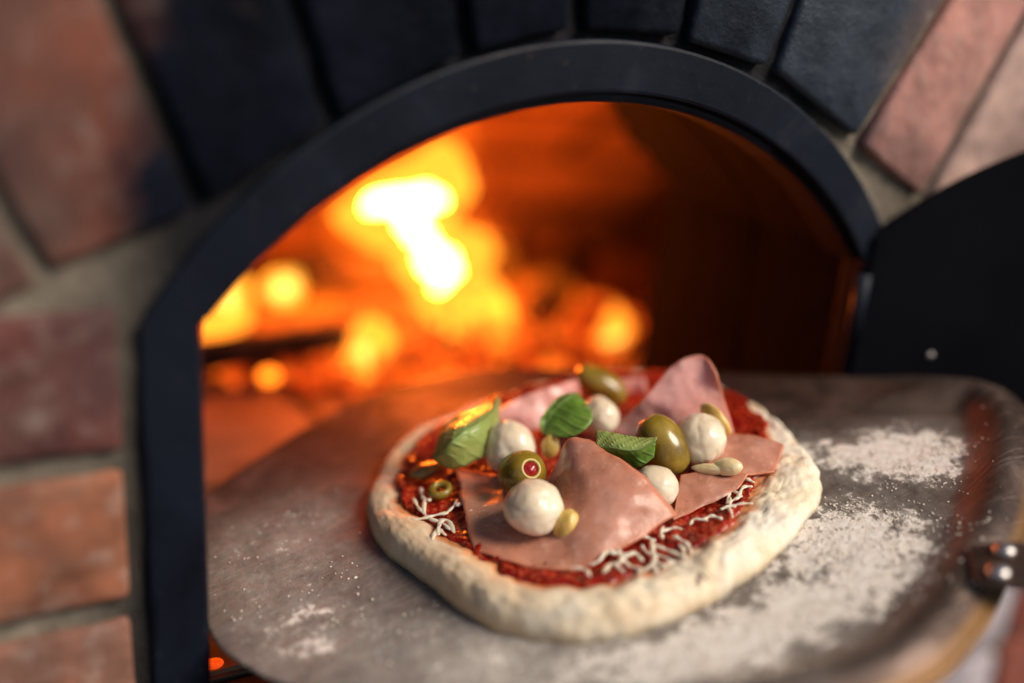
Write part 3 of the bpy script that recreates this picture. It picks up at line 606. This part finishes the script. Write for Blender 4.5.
for rk in rr_:
    for a in ang:
        ca, sn = math.cos(a), math.sin(a); Rr = Rad(a)*(1+.012*fbm((ca*2, sn*2, 0), 2.2, 3, 1.))
        wv = rimw_(a); Hh = .0132-.004*math.exp(-(adiff(a, math.radians(12))/.5)**2)+.0050*math.cos(a-tf)+.003*fbm((ca*2, sn*2, 1), 1.8, 3, 2.)
        t = (1-rk)*Rr
        if t < wv*.5: h = Hh*max(0., 1-((wv*.5-t)/(wv*.5))**2.6)**(1/2.2)
        elif t < wv*1.25: k = float(ss(wv*.5, wv*1.25, t)); h = Hh*(1-k)+.0095*k
        else: h = .0095
        x, y = rk*Rr*ca, rk*Rr*sn
        p = (x, y, h); rimw = float(1-ss(wv*.8, wv*1.3, t))
        right = float(ss(-.3, .6, math.cos(a-math.radians(-55))))
        nzv = .0016*fbm(p, 24, 3, 9.)+(.0002+.0012*right)*(fbm(p, 130, 3, 3.)) + .0005*fbm(p, 260, 2)
        lump = (.0003+.0016*right)*(.5-min(1., noise.voronoi(Vector((x*95, y*95, h*95)))[0][0]))
        h2 = h+(nzv+lump)*rimw*min(1, t/.006+.15)
        kx = 1+.7*(nzv+lump)/max(Rr, .01)*rimw*(1 if t < wv*.5 else 0)
        V.append((x*kx, y*kx, max(h2, .0004)))
        st.append(float(ss(wv*.36, wv*1.0, t+.004*fbm(p, 40, 3))))
        to.append(float(.5*ss(0, .6, math.cos(a-math.radians(140)))*rimw))
F = [(0, 1+k, 1+(k+1) % nth) for k in range(nth)]
NR = len(rr_)
for j in range(NR-1):
    for k in range(nth): F.append((1+j*nth+k, 1+(j+1)*nth+k, 1+(j+1)*nth+(k+1) % nth, 1+j*nth+(k+1) % nth))
F.append(tuple(1+(NR-1)*nth+k for k in range(nth-1, -1, -1)))
cr = mobj('crust', V, F, CRUST, pizza); vattr(cr, 'stain', st); vattr(cr, 'rim_tan', to)
# sauce: uneven pulpy sheet inside the rim
V = [(0, 0, .0125)]; nth2, nr2 = 330, 130
ang = np.linspace(-math.pi, math.pi, nth2, endpoint=False)
for j in range(1, nr2+1):
    rk = j/nr2
    for a in ang:
        ca, sn = math.cos(a), math.sin(a)
        wv = rimw_(a)
        Rr = Rad(a)-wv*.86+.005*fbm((ca*5, sn*5, 0), 2., 4, 8.)
        x, y = rk*Rr*ca, rk*Rr*sn; p = (x, y, 0)
        e = (1-rk)*Rr
        base = .0130-.0012*float(1-ss(0, .006, e)) + .0028*float(1-ss(0, .014, e))
        g = noise.voronoi(Vector((x*210, y*210, 0)))[0][0]
        V.append((x, y, base+0.0032*(.45-min(g, .9))+.0012*fbm(p, 60, 3, 6.)-(.004 if j == nr2 else 0)))
F = [(0, 1+k, 1+(k+1) % nth2) for k in range(nth2)]
for j in range(nr2-1):
    for k in range(nth2): F.append((1+j*nth2+k, 1+(j+1)*nth2+k, 1+(j+1)*nth2+(k+1) % nth2, 1+j*nth2+(k+1) % nth2))
mobj('sauce', V, F, SAUCE, pizza)

# ------------------------------------------------------------------ toppings
def sheet_grid(rows, n, m):
    A = np.array([catmull(r, n) for r in rows])              # rows x n x 3
    return np.array([catmull(A[:, i], m) for i in range(n)])  # n x m x 3
def sheet_obj(name, rows, n, m, th, mat, label, cat, group, wav=.0006, seed=0., extra=None, round_=0.):
    G = sheet_grid(rows, n, m); base = G.reshape(-1, 3)[np.argmin(G.reshape(-1, 3)[:, 2])].copy()
    du = np.gradient(G, axis=0); dv_ = np.gradient(G, axis=1); Nn = np.cross(du, dv_); Nn /= np.linalg.norm(Nn, axis=2, keepdims=True)+1e-12
    if Nn[..., 2].mean() < 0: Nn = -Nn
    for i in range(n):
        for j in range(m): G[i, j] += Nn[i, j]*wav*(fbm(G[i, j], 60 if wav < .0015 else 34, 3, seed)*1.4)+np.array((fbm(G[i, j], 45, 3, seed+4), fbm(G[i, j], 45, 3, seed+7), 0))*(.0016 if wav > .0015 else .0006)
    ed = np.minimum(np.minimum(np.arange(n)[:, None], n-1-np.arange(n)[:, None])/(n-1), np.minimum(np.arange(m)[None, :], m-1-np.arange(m)[None, :])/(m-1))
    top = (G+Nn*th/2-base).reshape(-1, 3); bot = (G-Nn*th/2-base).reshape(-1, 3); K = n*m
    F = []
    for i in range(n-1):
        for j in range(m-1):
            a, b, c, d = i*m+j, (i+1)*m+j, (i+1)*m+j+1, i*m+j+1
            F += [(a, b, c, d), (K+a, K+d, K+c, K+b)]
    bd = [i*m for i in range(n)]+[(n-1)*m+j for j in range(1, m)]+[i*m+m-1 for i in range(n-2, -1, -1)]+[j for j in range(m-2, 0, -1)]
    for q in range(len(bd)): a, b = bd[q], bd[(q+1) % len(bd)]; F.append((a, K+a, K+b, b))
    o = mobj(name, np.concatenate([top, bot]), F, mat, None, mat=at(*base))
    vattr(o, 'rim', np.concatenate([(1-ss(0, .07, ed)).ravel()]*2))
    if extra is not None:
        for nm_, f in extra.items(): vattr(o, nm_, np.concatenate([f.ravel()]*2))
    return tag(o, label, cat, group)
def sheet(k, *a, **kw): return sheet_obj('ham_slice', SHEETS[k], *a, **kw)
hg = 'ham slices on the pizza'
for k, lab in (('ham_front', 'large pink ham slice folded at the front, carrying a mozzarella ball'), ('ham_sail', 'pink ham slice standing upright like a sail at the back of the pizza'),
               ('ham_right', 'flat ham slice lying nearest the right crust below bare red sauce'), ('ham_wedge', 'small wedge shaped ham piece right of the large folded slice'),
               ('ham_back', 'blurred pale pink ham slice behind the upright basil leaf'), ('ham_far', 'small farthest sliver of ham behind the sail shaped slice')):
    sheet(k, 44, 44, .0015, HAM_SKYLIT if k in ('ham_sail', 'ham_back', 'ham_far') else HAM, lab, 'ham slice', hg, wav=.0019, seed=len(lab)*1.3)
def leaf(k, lab, pale=0.):
    n, m = 30, 19; jj = np.abs(np.linspace(-1, 1, m))[None, :]; ii = np.linspace(0, 1, n)[:, None]
    vein = np.maximum(np.exp(-(jj/.07)**2)*np.ones((n, 1)), .55*np.exp(-((((ii*6-jj*1.6) % 1)-.5)/.09)**2)*(jj > .08))
    pl_ = (1-ss(.40, .60, (np.arange(m)[None, :]/(m-1))*np.ones((n, 1))))*.9 if k == 'leaf_fold' else np.clip((.45 if k == 'leaf_cup' else 0.)+pale*(.45+.75*(1-ii)*jj)+.35*(jj**3)*ii, 0, 1)*np.ones((n, m))
    sheet_obj('basil_leaf', SHEETS[k], n, m, .0006, LEAF, lab, 'basil leaf', 'basil leaves on the pizza', wav=.0010, seed=pale*9+2, extra={'vein': vein*np.ones((n, m)), 'pale': pl_})
leaf('leaf_cup', 'large blurred cupped basil leaf at the left of the toppings', .7)
leaf('leaf_sharp', 'pointed dark green basil leaf with pale midrib at the top centre', .1)
leaf('leaf_fold', 'small folded pale green basil leaf beside the plain olive', .55)
def blob(name, c, rad, mat, label, cat, group, seed=0., axis=None, amp=.10, fr=.95, flat=0.):
    t = bmesh.new(); bmesh.ops.create_icosphere(t, subdivisions=5, radius=1)
    for v in t.verts:
        p = v.co.copy(); d = 1+amp*fbm(p, fr, 3, seed)-.022*max(0, 1-abs(noise.noise(p*.9+Vector((seed, 2, seed*.3))))/.07)
        if flat: d *= 1-flat*max(0, -p.z-.4)
        v.co = Vector((p.x*rad[0], p.y*rad[1], p.z*rad[2]))*d
    if axis is not None: bmesh.ops.transform(t, matrix=frame_to(axis), verts=t.verts)
    return tag(bobj(name, t, mat, None, mat=at(*c)), label, cat, group)
mg = 'mozzarella balls on the pizza'
blob('mozzarella_ball', PTS['m1'], (.0160, .0160, .0168), MOZZ, 'mozzarella ball between the cupped basil leaf and the stuffed olive', 'mozzarella ball', mg, 1.)
blob('mozzarella_ball', PTS['m2'], (.0165, .0160, .0152), MOZZ, 'front mozzarella ball resting on the large folded ham slice', 'mozzarella ball', mg, 4.)
blob('mozzarella_ball', PTS['m3'], (.0125, .0130, .0125), MOZZ, 'half hidden mozzarella ball behind the pointed basil leaf', 'mozzarella ball', mg, 7.)
blob('mozzarella_ball', PTS['m4'], (.0150, .0150, .0158), MOZZ, 'mozzarella ball at the foot of the sail shaped ham slice', 'mozzarella ball', mg, 11.)
blob('mozzarella_ball', PTS['m5'], (.0125, .0130, .0122), MOZZ, 'mozzarella ball tucked behind the right edge of the folded ham', 'mozzarella ball', mg, 15., amp=.09)
def olive(c, axis, hl, r, label, hole=True):
    root = empty('green_olive', at(*c) @ frame_to(axis)); tag(root, label, 'olive', 'green olives on the pizza')
    prof = []
    for t in np.linspace(-math.pi/2, math.pi/2*(.76 if hole else 1), 30): prof.append((r*max(0., math.cos(t))**.85, hl*math.sin(t)))
    if hole:
        rh, zh = prof[-1]
        prof += [(rh-.0005, zh+.0004), (rh-.0010, zh+.0003), (rh-.0015, zh-.0008), (rh-.0018, zh-.003)]
    n = 40; V = []; F = []
    for (pr, pz) in prof:
        for k in range(n):
            a = 2*math.pi*k/n; w = 1+.025*fbm((math.cos(a), math.sin(a), pz*60), 1.3, 2, hl*100)
            V.append((max(pr, 1e-5)*w*math.cos(a), max(pr, 1e-5)*w*math.sin(a), pz))
    fm_ = []
    for i in range(len(prof)-1):
        for k in range(n): F.append((i*n+k, i*n+(k+1) % n, (i+1)*n+(k+1) % n, (i+1)*n+k)); fm_.append(1 if i >= 29 else 0)
    mobj('flesh', V, F, [OLIVE, OLIVE_FLESH], root, fmat=fm_)
    if hole:
        t = bmesh.new(); bmesh.ops.create_icosphere(t, subdivisions=4, radius=1)
        for v in t.verts: v.co = Vector((v.co.x*(rh-.0014), v.co.y*(rh-.0014), v.co.z*.003+zh-.0024))*(1+.03*nz(v.co, 2.))
        bobj('pimento', t, PIMENTO, root)
olive(PTS['o1'], AX['o1'], .0155, .0138, 'green olive stuffed with a red pimento facing the viewer')
olive(PTS['o2'], AX['o2'], .0190, .0140, 'large plain green olive in front of the sail shaped ham', True)
olive(PTS['o3'], AX['o3'], .0190, .0105, 'blurred dark olive farthest back beside the small flame', False)
gg = 'small yellow cloves on the pizza'
blob('garlic_clove', PTS['g1'], (.0072, .0072, .0098), GARLIC, 'small yellow garlic clove touching the front mozzarella ball', 'garlic clove', gg, 2., AX['g1'], .10)
blob('garlic_slice', PTS['g2'], (.0035, .0075, .0125), GARLIC, 'flat yellow garlic slice leaning on the right mozzarella ball', 'garlic slice', gg, 5., AX['g2'], .08)
blob('garlic_slice', PTS['g3'], (.0030, .0030, .0115), GARLIC_PALE, 'thin curved garlic slice lying in front of the right mozzarella', 'garlic slice', gg, 6., (.62, -.78, .05), .12)
blob('garlic_clove', PTS['g3b'], (.0052, .0050, .0085), GARLIC_PALE, 'pale round ended garlic clove on the right ham slices', 'garlic clove', gg, 8., (.62, -.75, .1), .08)
blob('garlic_clove', PTS['g4'], (.0055, .0055, .0080), GARLIC, 'garlic clove partly hidden under the pointed basil leaf', 'garlic clove', gg, 9., (.1, -.2, 1), .08)
def ring_bm(R0, r0, sz=1.):
    V = []; F = []; n, k_ = 28, 12
    for i in range(n):
        a = 2*math.pi*i/n
        for k in range(k_):
            b = 2*math.pi*k/k_; q = R0+r0*math.cos(b); V.append((q*math.cos(a), q*math.sin(a)*.8, r0*math.sin(b)*sz))
    for i in range(n):
        for k in range(k_): F.append((i*k_+k, ((i+1) % n)*k_+k, ((i+1) % n)*k_+(k+1) % k_, i*k_+(k+1) % k_))
    return V, F
V, F = ring_bm(.0052, .0026, 1.1); tag(mobj('olive_slice', V, F, OLIVE, None, mat=at(*PTS['s1']) @ Matrix.Rotation(.35, 4, 'X')), 'small olive ring in the sauce left of the large ham slice', 'olive slice')
blob('vegetable_piece', PTS['s2'], (.0115, .0055, .0040), MUSH, 'browned vegetable strip on the sauce below the cupped basil leaf', 'vegetable piece', None, 3., None, .2)
# shredded cheese
def shred(pts, label, group, k):
    P = catmull(pts, 14); r = .0008+.0005*random.random(); b = P[0].copy()
    P[:, 2] += .0007*np.sin(np.linspace(0, 3, 14)+k)-.0004
    V, F = tube(P-b, [r*(.45 if i in (0, 13) else 1+.35*math.sin(i*1.1+k*2.3)) for i in range(14)], 8)
    V = [np.array((v[0], v[1], v[2]*.6)) for v in V]
    tag(mobj('cheese_shred', V, F, SHRED, None, mat=at(*b)), label, 'cheese shred', group)
EX = []
for k in range(14):                                          # more strands tangled with the first ones
    cx_, cy_, sp = [(-.084, .004, .010), (-.020, -.098, .026), (-.004, -.108, .022), (.050, -.090, .020)][k % 4]
    a = random.uniform(0, 6.28); p = np.array((cx_+random.gauss(0, sp*.6), cy_+random.gauss(0, sp*.5), .0168)); q = [p.copy()]
    for _ in range(random.choice((1, 2, 3, 4, 4))): a += random.gauss(0, .32); p = p+.0055*np.array((math.cos(a), math.sin(a), 0)); q.append(p.copy())
    EX.append((0 if k % 4 == 0 else (24 if k % 4 == 3 else 10), q))
for k, s_ in [(k, np.array(s_)+np.array([(random.gauss(0, .0010), random.gauss(0, .0010), 0) for _ in s_])) for k, s_ in list(enumerate(SHREDS))]+EX:
    if k < 6: a = ('thin curled white cheese shred on the sauce at the left rim', 'cheese shreds at the left rim')
    elif k < 19: a = ('white cheese shred over the red sauce at the front crust', 'cheese shreds at the front crust')
    else: a = ('short white cheese shred beside the ham at the right crust', 'cheese shreds at the right crust')
    shred(s_, *a, k)

GROUND = m_plain('paved_ground', (.018, .016, .015), (.04, .035, .032), .9, scale=9, spec=.2, bd=.004)
tag(mobj('ground', [(-30, -30, -.745), (30, -30, -.745), (30, 30, -.745), (-30, 30, -.745)], [(0, 1, 2, 3)], GROUND, None), kind='structure')
# ------------------------------------------------------------------ daylight
w = bpy.data.worlds.new('World'); sc.world = w; w.use_nodes = True; nt = w.node_tree; nt.nodes.clear()
sky = nt.nodes.new('ShaderNodeTexSky'); sky.sky_type = 'NISHITA'; sky.sun_disc = False
Ld = Vector((.46, -.62, .70)).normalized()
sky.sun_elevation = math.asin(Ld.z); sky.sun_rotation = math.atan2(Ld.x, Ld.y)
bg = nt.nodes.new('ShaderNodeBackground'); bg.inputs['Strength'].default_value = .078
wo = nt.nodes.new('ShaderNodeOutputWorld'); nt.links.new(sky.outputs[0], bg.inputs[0]); nt.links.new(bg.outputs[0], wo.inputs[0])
sun = bpy.data.lights.new('sun', 'SUN'); sun.energy = 4.1; sun.angle = math.radians(28); sun.color = (1, .88, .74)
so = link(bpy.data.objects.new('sun', sun)); so.rotation_euler = (-Ld).to_track_quat('-Z', 'Y').to_euler()
sc.view_settings.view_transform = 'Standard'; sc.view_settings.look = 'None'; sc.view_settings.exposure = 0; sc.view_settings.gamma = 1
sc.render.engine = 'CYCLES'; sc.cycles.use_denoising = True; sc.cycles.denoiser = 'OPENIMAGEDENOISE'
sc.cycles.max_bounces = 8; sc.cycles.sample_clamp_indirect = 6
